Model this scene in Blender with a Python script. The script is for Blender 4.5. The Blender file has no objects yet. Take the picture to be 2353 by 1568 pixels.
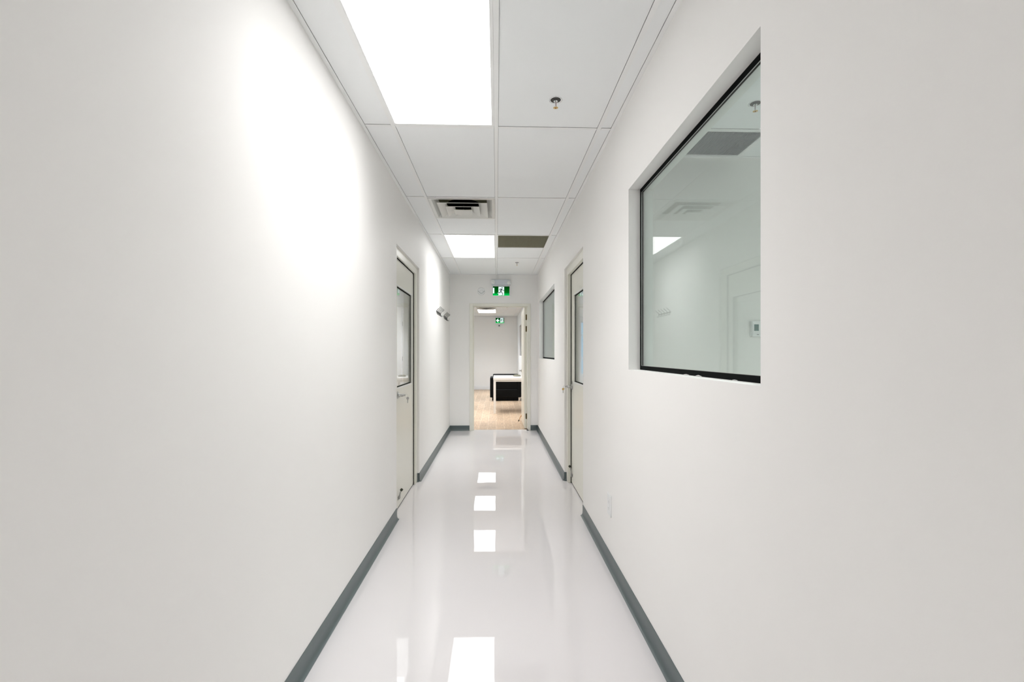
import bpy, bmesh, math
from mathutils import Vector, Matrix
S = bpy.context.scene
C = S.collection
PI = math.pi

# ------------------------------------------------------------------ materials
def principled(name, col, rough=0.5, metal=0.0, spec=0.5, **kw):
    m = bpy.data.materials.new(name); m.use_nodes = True
    b = m.node_tree.nodes['Principled BSDF']
    b.inputs['Base Color'].default_value = (*col, 1)
    b.inputs['Roughness'].default_value = rough
    b.inputs['Metallic'].default_value = metal
    b.inputs['Specular IOR Level'].default_value = spec
    for k, v in kw.items():
        b.inputs[k.replace('_', ' ')].default_value = v
    return m

def add_bump(m, scale, strength, dist=0.001, detail=3, scale_vec=None):
    nt = m.node_tree; b = nt.nodes['Principled BSDF']
    tc = nt.nodes.new('ShaderNodeTexCoord'); mp = nt.nodes.new('ShaderNodeMapping')
    if scale_vec: mp.inputs['Scale'].default_value = scale_vec
    n = nt.nodes.new('ShaderNodeTexNoise'); n.inputs['Scale'].default_value = scale; n.inputs['Detail'].default_value = detail
    bu = nt.nodes.new('ShaderNodeBump'); bu.inputs['Strength'].default_value = strength; bu.inputs['Distance'].default_value = dist
    nt.links.new(tc.outputs['Object'], mp.inputs['Vector']); nt.links.new(mp.outputs['Vector'], n.inputs['Vector'])
    nt.links.new(n.outputs['Fac'], bu.inputs['Height']); nt.links.new(bu.outputs['Normal'], b.inputs['Normal'])
    return m

def vary(m, scale, c1, c2, lo=0.35, hi=0.65):
    """slow mottling of the base colour (paint and coating that is not perfectly even)"""
    nt = m.node_tree; b = nt.nodes['Principled BSDF']
    tc = nt.nodes.new('ShaderNodeTexCoord')
    n = nt.nodes.new('ShaderNodeTexNoise'); n.inputs['Scale'].default_value = scale; n.inputs['Detail'].default_value = 2
    r = nt.nodes.new('ShaderNodeValToRGB')
    r.color_ramp.elements[0].position = lo; r.color_ramp.elements[1].position = hi
    r.color_ramp.elements[0].color = (*c1, 1); r.color_ramp.elements[1].color = (*c2, 1)
    nt.links.new(tc.outputs['Object'], n.inputs['Vector']); nt.links.new(n.outputs['Fac'], r.inputs['Fac'])
    nt.links.new(r.outputs['Color'], b.inputs['Base Color'])
    return m

WALL_C = (0.80, 0.785, 0.765)
M = {}
M['wall'] = add_bump(vary(principled('painted_drywall', WALL_C, 0.55, spec=0.25), 1.6,
                          (0.862, 0.851, 0.834), (0.872, 0.862, 0.844)), 210, 0.10, 0.0008, 2)
M['ceiling_tile'] = add_bump(principled('ceiling_tile', (0.895, 0.91, 0.915), 0.9, spec=0.2), 300, 0.12, 0.0008, 2)
M['tee'] = principled('grid_enamel', (0.89, 0.895, 0.89), 0.45)
M['floor'] = vary(principled('floor_coating', (0.70, 0.675, 0.68), 0.015, spec=0.62), 0.9,
                  (0.67, 0.650, 0.656), (0.69, 0.670, 0.676))
add_bump(M['floor'], 2.6, 0.10, 0.004, 1.5)
M['cream'] = principled('cream_enamel', (0.785, 0.775, 0.70), 0.32)
M['white_trim'] = principled('white_trim_paint', (0.82, 0.82, 0.82), 0.35)
M['base'] = add_bump(principled('rubber_cove_base', (0.070, 0.096, 0.100), 0.34, spec=0.75), 9, 0.25, 0.004, 1)
M['black'] = principled('black_gasket_and_shade', (0.004, 0.005, 0.005), 0.8, spec=0.08)  # seals, and the black strips that stand for shade in the door gaps
M['void'] = principled('cavity_shade', (0.003, 0.003, 0.003), 0.9, spec=0.0)  # near-black colour carries the shade inside the duct and ceiling void
M['chrome'] = principled('chrome', (0.72, 0.73, 0.74), 0.12, 1.0)
M['steel'] = principled('satin_steel', (0.50, 0.50, 0.49), 0.30, 1.0)
M['darksteel'] = principled('dark_steel', (0.045, 0.045, 0.042), 0.32, 0.6)
M['hinge'] = principled('bronze_hinge', (0.16, 0.13, 0.07), 0.35, 1.0)
M['brass'] = principled('brass', (0.70, 0.50, 0.20), 0.28, 1.0)
M['rubber'] = principled('dark_rubber', (0.03, 0.035, 0.02), 0.6)
M['plastic'] = principled('white_plastic', (0.80, 0.81, 0.81), 0.35)
M['greyplastic'] = principled('pale_grey_plastic', (0.58, 0.61, 0.65), 0.4)
M['lens'] = principled('lamp_lens', (0.80, 0.82, 0.80), 0.08, 0.0, 0.8)
M['grille'] = principled('grille_metal', (0.34, 0.33, 0.24), 0.45, 0.3)
M['grille_grey'] = principled('grille_grey_metal', (0.42, 0.44, 0.46), 0.45, 0.3)
M['plenum'] = principled('plenum_olive', (0.13, 0.125, 0.07), 0.8)
M['plenum_grey'] = principled('plenum_grey', (0.20, 0.22, 0.23), 0.8)
M['diff'] = principled('diffuser_enamel', (0.70, 0.70, 0.67), 0.35)
M['leather'] = principled('black_leather', (0.003, 0.003, 0.003), 0.6, spec=0.12)
M['cushion'] = add_bump(principled('olive_fabric', (0.17, 0.165, 0.12), 0.9), 300, 0.3)
M['desk'] = principled('white_desk_laminate', (0.82, 0.80, 0.76), 0.35)
M['board'] = add_bump(principled('raw_board', (0.36, 0.34, 0.29), 0.8), 60, 0.3)
M['tan'] = principled('tan_arm_metal', (0.55, 0.33, 0.13), 0.35, 0.6)
M['screen'] = principled('lcd_screen', (0.12, 0.21, 0.20), 0.15)
M['ink'] = principled('grey_print', (0.12, 0.13, 0.13), 0.6)
M['red'] = principled('red_bulb', (0.20, 0.02, 0.02), 0.1)
M['ground'] = principled('pale_concrete', (0.55, 0.55, 0.54), 0.9)

def emit(name, col, st):
    m = bpy.data.materials.new(name); m.use_nodes = True
    nt = m.node_tree; nt.nodes.remove(nt.nodes['Principled BSDF'])
    e = nt.nodes.new('ShaderNodeEmission'); e.inputs['Color'].default_value = (*col, 1); e.inputs['Strength'].default_value = st
    nt.links.new(e.outputs[0], nt.nodes['Material Output'].inputs[0]); return m
PANEL = 3.6
M['panel'] = emit('lit_diffuser', (1.0, 0.993, 0.990), PANEL)
M['panel_side'] = emit('lit_diffuser_side_room', (1.0, 0.993, 0.990), 5.0)
M['exit_green'] = emit('exit_green', (0.0, 0.16, 0.02), 1.0)
_nt = M['exit_green'].node_tree; _e = _nt.nodes['Emission']          # the legend is edge lit by LEDs along its lower side
_tc = _nt.nodes.new('ShaderNodeTexCoord'); _s = _nt.nodes.new('ShaderNodeSeparateXYZ'); _r = _nt.nodes.new('ShaderNodeValToRGB')
_r.color_ramp.elements[0].position = 0.04; _r.color_ramp.elements[0].color = (0.0, 0.55, 0.09, 1)
_r.color_ramp.elements[1].position = 1.0; _r.color_ramp.elements[1].color = (0.0, 0.028, 0.003, 1)
_k = _r.color_ramp.elements.new(0.32); _k.color = (0.0, 0.12, 0.008, 1)
_nt.links.new(_tc.outputs['Generated'], _s.inputs[0]); _nt.links.new(_s.outputs['Z'], _r.inputs['Fac']); _nt.links.new(_r.outputs['Color'], _e.inputs['Color'])
M['exit_white'] = emit('exit_white', (0.80, 1.0, 0.97), 1.0)
M['exit_dark'] = principled('exit_dark_green', (0.0, 0.02, 0.012), 0.4)

def glass(name, tint):
    m = bpy.data.materials.new(name); m.use_nodes = True
    nt = m.node_tree; nt.nodes.remove(nt.nodes['Principled BSDF'])
    f = nt.nodes.new('ShaderNodeFresnel'); 
    ge = nt.nodes.new('ShaderNodeNewGeometry'); mr = nt.nodes.new('ShaderNodeMapRange')   # same reflectance on both faces of the sheet
    mr.inputs['To Min'].default_value = 1.52; mr.inputs['To Max'].default_value = 1/1.52
    nt.links.new(ge.outputs['Backfacing'], mr.inputs['Value']); nt.links.new(mr.outputs['Result'], f.inputs['IOR'])
    t = nt.nodes.new('ShaderNodeBsdfTransparent'); t.inputs['Color'].default_value = (*tint, 1)
    g = nt.nodes.new('ShaderNodeBsdfGlossy'); g.inputs['Roughness'].default_value = 0.0
    mx = nt.nodes.new('ShaderNodeMixShader')
    nt.links.new(f.outputs[0], mx.inputs[0]); nt.links.new(t.outputs[0], mx.inputs[1]); nt.links.new(g.outputs[0], mx.inputs[2])
    nt.links.new(mx.outputs[0], nt.nodes['Material Output'].inputs[0])
    return m
M['glass'] = glass('greenish_glass', (0.90, 0.965, 0.94))
M['clear_glass'] = glass('clear_glass', (0.96, 0.98, 0.97))

def wood_planks():
    m = principled('wood_look_planks', (0.6, 0.42, 0.28), 0.42)
    nt = m.node_tree; b = nt.nodes['Principled BSDF']; L = nt.links.new
    tc = nt.nodes.new('ShaderNodeTexCoord')
    mp = nt.nodes.new('ShaderNodeMapping'); mp.inputs['Rotation'].default_value = (0, 0, PI/2)
    mp.inputs['Location'].default_value = (0.3, 0.008, 0)
    br = nt.nodes.new('ShaderNodeTexBrick')
    br.offset = 0.37; br.offset_frequency = 3; br.squash = 1.0
    br.inputs['Scale'].default_value = 1.0
    br.inputs['Brick Width'].default_value = 0.92; br.inputs['Row Height'].default_value = 0.148
    br.inputs['Mortar Size'].default_value = 0.0028; br.inputs['Mortar Smooth'].default_value = 0.1
    br.inputs['Color1'].default_value = (0.60, 0.455, 0.315, 1); br.inputs['Color2'].default_value = (0.46, 0.35, 0.24, 1)
    br.inputs['Mortar'].default_value = (0.72, 0.62, 0.50, 1)
    L(tc.outputs['Object'], mp.inputs['Vector']); L(mp.outputs[0], br.inputs['Vector'])
    mp2 = nt.nodes.new('ShaderNodeMapping'); mp2.inputs['Scale'].default_value = (14, 1.6, 1)
    n = nt.nodes.new('ShaderNodeTexNoise'); n.inputs['Scale'].default_value = 3.0; n.inputs['Detail'].default_value = 6
    L(tc.outputs['Object'], mp2.inputs['Vector']); L(mp2.outputs[0], n.inputs['Vector'])
    r = nt.nodes.new('ShaderNodeValToRGB'); r.color_ramp.elements[0].color = (0.78, 0.74, 0.72, 1); r.color_ramp.elements[1].color = (1.12, 1.1, 1.08, 1)
    r.color_ramp.elements[0].position = 0.3; r.color_ramp.elements[1].position = 0.7
    L(n.outputs['Fac'], r.inputs['Fac'])
    mx = nt.nodes.new('ShaderNodeMix'); mx.data_type = 'RGBA'; mx.blend_type = 'MULTIPLY'; mx.inputs[0].default_value = 1.0
    L(br.outputs['Color'], mx.inputs[6]); L(r.outputs['Color'], mx.inputs[7]); L(mx.outputs[2], b.inputs['Base Color'])
    return m
M['wood'] = wood_planks()

# ------------------------------------------------------------------ mesh helpers
class MB:
    def __init__(s): s.bm = bmesh.new()
    def box(s, x0, x1, y0, y1, z0, z1):
        x0, x1 = min(x0, x1), max(x0, x1); y0, y1 = min(y0, y1), max(y0, y1); z0, z1 = min(z0, z1), max(z0, z1)
        v = [s.bm.verts.new(p) for p in ((x0,y0,z0),(x1,y0,z0),(x1,y1,z0),(x0,y1,z0),(x0,y0,z1),(x1,y0,z1),(x1,y1,z1),(x0,y1,z1))]
        for f in ((3,2,1,0),(4,5,6,7),(0,1,5,4),(1,2,6,5),(2,3,7,6),(3,0,4,7)): s.bm.faces.new([v[i] for i in f])
        return s
    def quad(s, *pts):
        s.bm.faces.new([s.bm.verts.new(p) for p in pts]); return s
    def tube(s, pts, r, n=10, cap=True):
        pts = [Vector(p) for p in pts]; rings = []; up = None
        rr = r if isinstance(r, (list, tuple)) else [r]*len(pts)
        for i, p in enumerate(pts):
            d = (pts[min(i+1, len(pts)-1)] - pts[max(i-1, 0)]).normalized()
            if up is None:
                a = Vector((0,0,1)) if abs(d.z) < 0.9 else Vector((1,0,0))
                up = d.cross(a).normalized()
            up = (up - d*up.dot(d)).normalized(); w = d.cross(up)
            rings.append([s.bm.verts.new(p + rr[i]*(math.cos(2*PI*k/n)*up + math.sin(2*PI*k/n)*w)) for k in range(n)])
        for a, b in zip(rings, rings[1:]):
            for k in range(n): s.bm.faces.new((a[k], a[(k+1)%n], b[(k+1)%n], b[k]))
        if cap: s.bm.faces.new(rings[0][::-1]); s.bm.faces.new(rings[-1])
        return s
    def lathe(s, prof, centre, axis='z', n=32):
        """prof = [(radius, height)]"""
        c = Vector(centre); rings = []
        for r, h in prof:
            ring = []
            for k in range(n):
                a = 2*PI*k/n; u, w = r*math.cos(a), r*math.sin(a)
                q = {'z': Vector((u, w, h)), 'y': Vector((u, h, w)), 'x': Vector((h, u, w))}[axis]
                ring.append(s.bm.verts.new(c+q))
            rings.append(ring)
        for a, b in zip(rings, rings[1:]):
            for k in range(n): s.bm.faces.new((a[k], a[(k+1)%n], b[(k+1)%n], b[k]))
        for ring, (r, h) in ((rings[0], prof[0]), (rings[-1], prof[-1])):
            if r > 1e-5: s.bm.faces.new(ring)
        return s
    def frustum(s, cx, cy, a0, z0, a1, z1, t=0.0015):
        """thin square funnel: half-size a0 at z0 to a1 at z1"""
        def ring(a, z): return [s.bm.verts.new((cx+i*a, cy+j*a, z)) for i, j in ((-1,-1),(1,-1),(1,1),(-1,1))]
        o0, o1, i0, i1 = ring(a0, z0), ring(a1, z1), ring(a0-t, z0), ring(a1-t, z1)
        for k in range(4):
            l = (k+1) % 4
            s.bm.faces.new((o0[k], o0[l], o1[l], o1[k])); s.bm.faces.new((i0[k], i1[k], i1[l], i0[l]))
            s.bm.faces.new((o0[k], i0[k], i0[l], o0[l])); s.bm.faces.new((o1[k], o1[l], i1[l], i1[k]))
        return s
    def prism_y(s, pts, y0, y1):
        """polygon in x,z pushed along y"""
        a = [s.bm.verts.new((x, y0, z)) for x, z in pts]; b = [s.bm.verts.new((x, y1, z)) for x, z in pts]
        s.bm.faces.new(a); s.bm.faces.new(b[::-1]); n = len(pts)
        for k in range(n): s.bm.faces.new((a[k], b[k], b[(k+1)%n], a[(k+1)%n]))
        return s
    def ring_y(s, x0, x1, z0, z1, w, y0, y1):
        s.box(x0, x0+w, y0, y1, z0, z1); s.box(x1-w, x1, y0, y1, z0, z1)
        s.box(x0+w, x1-w, y0, y1, z0, z0+w); s.box(x0+w, x1-w, y0, y1, z1-w, z1); return s
    def ring_x(s, y0, y1, z0, z1, w, x0, x1):
        s.box(x0, x1, y0, y0+w, z0, z1); s.box(x0, x1, y1-w, y1, z0, z1)
        s.box(x0, x1, y0+w, y1-w, z0, z0+w); s.box(x0, x1, y0+w, y1-w, z1-w, z1); return s
    def extrude_profile(s, prof, place, t0, t1):
        a = [s.bm.verts.new(place(o, z, t0)) for o, z in prof]; b = [s.bm.verts.new(place(o, z, t1)) for o, z in prof]
        s.bm.faces.new(a); s.bm.faces.new(b[::-1]); n = len(prof)
        for k in range(n): s.bm.faces.new((a[k], b[k], b[(k+1)%n], a[(k+1)%n]))
        return s
    def build(s, name, mat, parent=None, smooth=False, bevel=0, seg=2):
        bmesh.ops.recalc_face_normals(s.bm, faces=s.bm.faces)
        me = bpy.data.meshes.new(name); s.bm.to_mesh(me); s.bm.free()
        me.materials.append(M[mat])
        if smooth:
            for p in me.polygons: p.use_smooth = True
            try: me.set_sharp_from_angle(angle=math.radians(40))
            except Exception: pass
        o = bpy.data.objects.new(name, me); C.objects.link(o)
        if bevel:
            b = o.modifiers.new('edge', 'BEVEL'); b.width = bevel; b.segments = seg; b.limit_method = 'ANGLE'
        if parent:
            o.parent = parent; o.matrix_parent_inverse = parent_matrix(parent).inverted()
        return o

def parent_matrix(o):
    m = Matrix.Translation(o.location) @ o.rotation_euler.to_matrix().to_4x4()
    return parent_matrix(o.parent) @ o.matrix_parent_inverse @ m if o.parent else m

def tag(o, label, cat=None, group=None, kind=None):
    o['label'] = label
    if cat: o['category'] = cat
    if group: o['group'] = group
    if kind: o['kind'] = kind
    return o

def empty(name, loc, label, cat=None, group=None, kind=None):
    o = bpy.data.objects.new(name, None); o.empty_display_size = 0.05; C.objects.link(o); o.location = loc
    return tag(o, label, cat, group, kind)

def slab(name, mat, axis, a0, a1, u0, u1, z0, z1, holes=(), label='', parent=None):
    """wall normal to axis ('x' or 'y') between a0 and a1, running u0..u1, z0..z1, with rectangular openings"""
    us = sorted({u0, u1, *[h[0] for h in holes], *[h[1] for h in holes]})
    zs = sorted({z0, z1, *[h[2] for h in holes], *[h[3] for h in holes]})
    us = [u for u in us if u0 <= u <= u1]; zs = [z for z in zs if z0 <= z <= z1]
    def solid(i, j):
        if not (0 <= i < len(us)-1 and 0 <= j < len(zs)-1): return False
        cu, cz = (us[i]+us[i+1])/2, (zs[j]+zs[j+1])/2
        return not any(h[0] < cu < h[1] and h[2] < cz < h[3] for h in holes)
    P = (lambda a, u, z: (a, u, z)) if axis == 'x' else (lambda a, u, z: (u, a, z))
    m = MB()
    for i in range(len(us)-1):
        for j in range(len(zs)-1):
            if not solid(i, j): continue
            ua, ub, za, zb = us[i], us[i+1], zs[j], zs[j+1]
            for a in (a0, a1): m.quad(P(a,ua,za), P(a,ub,za), P(a,ub,zb), P(a,ua,zb))
            if not solid(i-1, j): m.quad(P(a0,ua,za), P(a1,ua,za), P(a1,ua,zb), P(a0,ua,zb))
            if not solid(i+1, j): m.quad(P(a0,ub,za), P(a1,ub,za), P(a1,ub,zb), P(a0,ub,zb))
            if not solid(i, j-1): m.quad(P(a0,ua,za), P(a1,ua,za), P(a1,ub,za), P(a0,ub,za))
            if not solid(i, j+1): m.quad(P(a0,ua,zb), P(a1,ua,zb), P(a1,ub,zb), P(a0,ub,zb))
    bmesh.ops.remove_doubles(m.bm, verts=m.bm.verts, dist=1e-5)
    o = m.build(name, mat, parent)
    return tag(o, label, kind='structure') if not parent else o

# ------------------------------------------------------------------ dimensions (metres)
XL, XR = -0.787, 0.697          # corridor walls
XLo, XRo = -0.907, 0.824        # their far faces
CZ = 2.633                      # ceiling
YB, YE, YEo = -3.2, 7.69, 7.81  # back wall, end wall front and back
YF = 16.35                      # wall at the far end of the office
TOP = CZ + 0.14

# ------------------------------------------------------------------ shell
W1 = (1.177, 2.378, 1.220, 2.172)       # big window in the right wall
W2 = (5.454, 7.39, 1.224, 2.150)
DL = (3.605, 4.655, 0.0, 2.170)         # door openings
DR = (3.640, 4.642, 0.0, 2.170)
slab('wall_left', 'wall', 'x', XL, XLo, YB, YE, 0, TOP, [DL], 'long pale painted corridor wall with the coat hooks on it')
slab('wall_right', 'wall', 'x', XR, XRo, YB, YE, 0, TOP, [W1, DR, W2], 'pale painted corridor wall with two interior windows in it')
slab('wall_end', 'wall', 'y', YE, YEo, XL-0.12, XRo, 0, TOP, [(-0.44, 0.56, 0, 2.135)], 'pale wall closing the corridor around the open doorway')
slab('wall_back', 'wall', 'y', YB-0.12, YB, XLo, XRo, 0, TOP, [], 'pale wall closing the corridor behind the viewpoint')
tag(MB().box(XLo, XRo, YB, 7.755, -0.1, 0).build('floor', 'floor'), 'glossy pale grey coated corridor floor', kind='structure')
tag(MB().box(-4.1, 0.86, 7.756, YF+0.12, -0.1, -0.001).build('floor', 'wood'), 'wood look plank floor of the room beyond the doorway', kind='structure')
# office beyond the doorway
slab('wall_office_left', 'wall', 'x', -0.80, -0.92, YEo, 10.4, 0, TOP, [], 'short wall beside the doorway inside the office')
slab('wall_office_near', 'wall', 'y', 10.28, 10.4, -4.1, -0.92, 0, TOP, [], 'wall where the office widens')
slab('wall_office_side', 'wall', 'x', -4.1, -4.0, 10.4, YF, 0, TOP, [(11.2, 15.6, 0.5, 2.45)], 'outer wall of the office with the daylight window')
slab('wall_office_right', 'wall', 'x', 0.745, 0.865, YEo, YF, 0, TOP, [(13.2, 14.75, 1.225, 2.185)], 'office wall running beside the open door leaf')
slab('wall_office_far', 'wall', 'y', YF, YF+0.12, -4.1, 0.865, 0, TOP, [], 'pale wall at the far end of the office under the arrow exit sign')
# passage behind the left door, rooms behind the right wall
slab('wall_passage', 'wall', 'x', -1.87, -1.99, 2.2, 10.28, 0, TOP, [(9.03, 9.93, 0, 2.10)], 'wall of the passage seen through the glazed door')
slab('wall_passage_near', 'wall', 'y', 2.08, 2.2, -1.99, XLo, 0, TOP, [], 'end wall of the passage')
tag(MB().box(-1.99, XLo, 2.08, 10.28, -0.1, -0.002).build('floor', 'floor'), 'pale floor of the passage behind the glazed door', kind='structure')
slab('wall_side_room', 'wall', 'y', 3.03, 3.15, XRo, 3.5, 0, TOP, [], 'pale wall seen through the large interior window, carrying the thermostat')
slab('wall_side_room_outer', 'wall', 'x', 3.5, 3.62, -1.2, 7.62, 0, TOP, [], 'outer wall of the side rooms')
slab('wall_side_room_near', 'wall', 'y', -1.32, -1.2, XRo, 3.62, 0, TOP, [], 'near wall of the side room')
tag(MB().box(XRo, 3.62, -1.32, 7.62, -0.1, -0.002).build('floor', 'floor'), 'pale floor of the side rooms behind the windows', kind='structure')
slab('wall_lab_far', 'wall', 'y', 7.5, 7.62, XRo, 3.5, 0, TOP, [(1.385, 3.0, 0.94, 1.84)], 'side room wall with the daylight window')
# room behind the office window
slab('wall_annex', 'wall', 'x', 2.4, 2.5, 12.4, 15.6, 0, TOP, [], 'wall of the room behind the office window')
slab('wall_annex_near', 'wall', 'y', 12.3, 12.4, 0.865, 2.5, 0, TOP, [], 'near wall of the room behind the office window')
slab('wall_annex_far', 'wall', 'y', 15.6, 15.7, 0.865, 2.5, 0, TOP, [], 'far wall of the room behind the office window')
tag(MB().box(0.865, 2.5, 12.3, 15.7, -0.1, -0.002).build('floor', 'floor'), 'floor of the room behind the office window', kind='structure')
tag(MB().box(0.865, 2.5, 12.3, 15.7, CZ, TOP).build('ceiling', 'ceiling_tile'), 'ceiling of the room behind the office window', kind='structure')
tag(MB().box(-40, 40, -40, 60, -0.35, -0.25).build('ground', 'ground'), 'pale paving outside the building', kind='structure')

# ------------------------------------------------------------------ suspended ceilings
def ceiling(x0, x1, y0, y1, xs, ys, fixtures, label, extra_y=()):
    """xs, ys: centre lines of the tees; fixtures: cells (x0,x1,y0,y1) left open for fittings"""
    F = 0.012
    t = MB()
    bx = [x0+0.004] + [x for x in xs if x0 < x < x1] + [x1-0.004]
    by = [y0+0.004] + [y for y in ys if y0 < y < y1] + [y1-0.004]
    for i in range(len(bx)-1):
        for j in range(len(by)-1):
            segs = [(by[j], by[j+1])]
            cx = (bx[i]+bx[i+1])/2
            for f in fixtures:
                if f[0] < cx < f[1]:
                    ns = []
                    for a, b in segs:
                        if f[2] >= b or f[3] <= a: ns.append((a, b)); continue
                        if f[2]-a > 0.05: ns.append((a, f[2]))
                        if b-f[3] > 0.05: ns.append((f[3], b))
                    segs = ns
            for a, b in segs:
                gx0 = F+0.0013 if i else 0.0190; gx1 = F+0.0013 if i < len(bx)-2 else 0.0190
                t.box(bx[i]+gx0, bx[i+1]-gx1, a+F+0.0030, b-F-0.0018, CZ+0.0030, CZ+0.018)
    o = t.build('ceiling', 'ceiling_tile'); tag(o, label, kind='structure')
    g = MB()
    for x in bx[1:-1]:
        g.box(x-F, x+F, y0+0.022, y1-0.022, CZ, CZ+0.0015); g.box(x-0.001, x+0.001, y0, y1, CZ+0.001, CZ+0.03)
    for y in by[1:-1]:
        xa = [x0+0.022] + [x+F for x in bx[1:-1]]; xb = [x-F for x in bx[1:-1]] + [x1-0.022]
        for a, b in zip(xa, xb):
            g.box(a+0.0008, b-0.0008, y-F, y+F, CZ+0.0004, CZ+0.0019)
    for ex0, ex1, y in extra_y: g.box(ex0+F, ex1-F, y-F, y+F, CZ+0.0004, CZ+0.0019)
    g.box(x0, x0+0.022, y0, y1, CZ-0.0005, CZ+0.001); g.box(x1-0.022, x1, y0, y1, CZ-0.0005, CZ+0.001)
    g.box(x0+0.022, x1-0.022, y0, y0+0.022, CZ-0.0005, CZ+0.001); g.box(x0+0.022, x1-0.022, y1-0.022, y1, CZ-0.0005, CZ+0.001)
    g.build('ceiling_grid', 'tee', o)
    MB().box(x0, x1, y0, y1, CZ+0.12, TOP).build('ceiling_deck', 'void', o)  # blackened so the slits around the tiles read as shade
    return o
GX = [-0.603, -0.002, 0.606]
GY = [-2.204, -0.985, 0.234, 1.453, 2.672, 3.886, 5.100, 6.346]
ceiling(XL, XR, YB, YE, GX, GY,
        [(GX[0], GX[1], -2.204, -0.985), (GX[0], GX[1], 1.453, 2.672), (GX[0], GX[1], 5.100, 6.346),
         (GX[0], GX[1], 3.886, 4.495), (GX[1], GX[2], 5.100, 5.715)],
        'white suspended tile ceiling of the corridor', [(GX[0], GX[1], 4.495)])
OX = [-3.65, -3.04, -2.43, -1.82, -1.21, -0.603, -0.002, 0.606]
OY = [8.930, 10.150, 11.370, 12.590, 13.810, 15.030, 16.25]
ceiling(-4.0, 0.745, YEo, YF, OX, OY,
        [(OX[5], OX[6], 8.93, 10.15), (OX[5], OX[6], 11.37, 12.59), (OX[5], OX[6], 13.81, 15.03), (OX[5], OX[6], 13.2, 13.81)],
        'white suspended tile ceiling of the office beyond the doorway')
RX = [1.02, 1.637, 2.25, 2.86]
RY = [-0.40, 0.22, 0.83, 1.44, 2.05, 2.655]
ceiling(XRo, 3.5, -1.2, 3.03, RX, RY, [(RX[0], RX[1], 2.655, 3.03), (RX[1], RX[2], 0.22, 1.44)], 'ceiling of the side room with the thermostat')
ceiling(XRo, 3.5, 3.15, 7.5, RX, [3.9, 5.1, 6.3], [(RX[1], RX[2], 5.1, 6.3)], 'ceiling of the side room with the daylight window')
ceiling(-1.87, XLo, 2.2, 10.28, [-1.38], [3.3, 4.5, 5.7, 6.9, 8.1, 9.3], [], 'ceiling of the passage')

# ------------------------------------------------------------------ ceiling fittings
LAMP, LAMP_SIDE, LAMP_OFFICE = 5.0, 11.0, 12.5
def area_lamp(parent, x0, x1, y0, y1, z, radiance, spread=112):
    """downward light of an LED panel; its prismatic lens sends little light sideways"""
    l = bpy.data.lights.new('lamp', 'AREA'); l.shape = 'RECTANGLE'; l.size = x1-x0; l.size_y = y1-y0
    l.energy = radiance*PI*l.size*l.size_y; l.color = (0.96, 0.985, 1.04) if y0 > YEo else (1.0, 0.993, 0.990); l.spread = math.radians(spread)
    o = bpy.data.objects.new('lamp', l); C.objects.link(o); o.parent = parent
    o.location = ((x0+x1)/2, (y0+y1)/2, z); o.matrix_parent_inverse = parent_matrix(parent).inverted()
    return o
def ceiling_light(x0, x1, y0, y1, label, mat='panel', group='flat LED panels set in the ceiling grid'):
    r = empty('ceiling_light', ((x0+x1)/2, (y0+y1)/2, CZ), label, 'ceiling light', group)
    f = MB(); w = 0.014
    f.box(x0, x0+w, y0, y1, CZ+0.001, CZ+0.03); f.box(x1-w, x1, y0, y1, CZ+0.001, CZ+0.03)
    f.box(x0+w, x1-w, y0, y0+w, CZ+0.001, CZ+0.03); f.box(x0+w, x1-w, y1-w, y1, CZ+0.001, CZ+0.03)
    f.build('frame', 'tee', r)
    MB().box(x0+w, x1-w, y0+w, y1-w, CZ+0.004, CZ+0.006).build('diffuser', mat, r)
    area_lamp(r, x0+w, x1-w, y0+w, y1-w, CZ+0.0035, LAMP_SIDE if mat != 'panel' else (LAMP_OFFICE if y0 > YEo else LAMP))
    return r
lx0, lx1 = GX[0]+0.0035, GX[1]-0.0125
def LT(y0, y1, lab): ceiling_light(lx0, lx1, y0+0.0125, y1-0.0125, lab)
LT(1.453, 2.672, 'large bright white LED ceiling panel beside the big sprinkler tile')
LT(5.100, 6.346, 'bright white LED ceiling panel next to the olive return grille')
LT(-2.204, -0.985, 'white LED ceiling panel behind the viewpoint')
LT(8.930, 10.150, 'white LED ceiling panel just past the doorway, hidden by its header')
LT(11.370, 12.590, 'white LED ceiling panel above the white table, seen only mirrored in the floor')
LT(13.810, 15.030, 'small bright LED ceiling panel seen through the doorway above the arrow exit sign')
ceiling_light(RX[1]+0.0125, RX[2]-0.0125, 0.232, 1.428, 'white LED ceiling panel in the room behind the large window', 'panel_side', 'LED panels in the side rooms')
ceiling_light(RX[1]+0.0125, RX[2]-0.0125, 5.112, 6.288, 'white LED ceiling panel in the room with the daylight window', 'panel_side', 'LED panels in the side rooms')
def passage_light(y, lab):
    r = empty('ceiling_light', (-1.12, y, CZ), lab, 'ceiling light')
    MB().box(-1.30, -1.00, y-0.45, y+0.45, CZ-0.010, CZ).build('frame', 'tee', r)
    MB().box(-1.29, -1.01, y-0.44, y+0.44, CZ-0.014, CZ-0.0102).build('diffuser', 'panel_side', r)
    area_lamp(r, -1.29, -1.01, y-0.44, y+0.44, CZ-0.015, LAMP_SIDE)
passage_light(5.1, 'slim ceiling light of the passage behind the glazed door')
passage_light(8.4, 'slim ceiling light of the passage above the hinged inner door')

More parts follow.
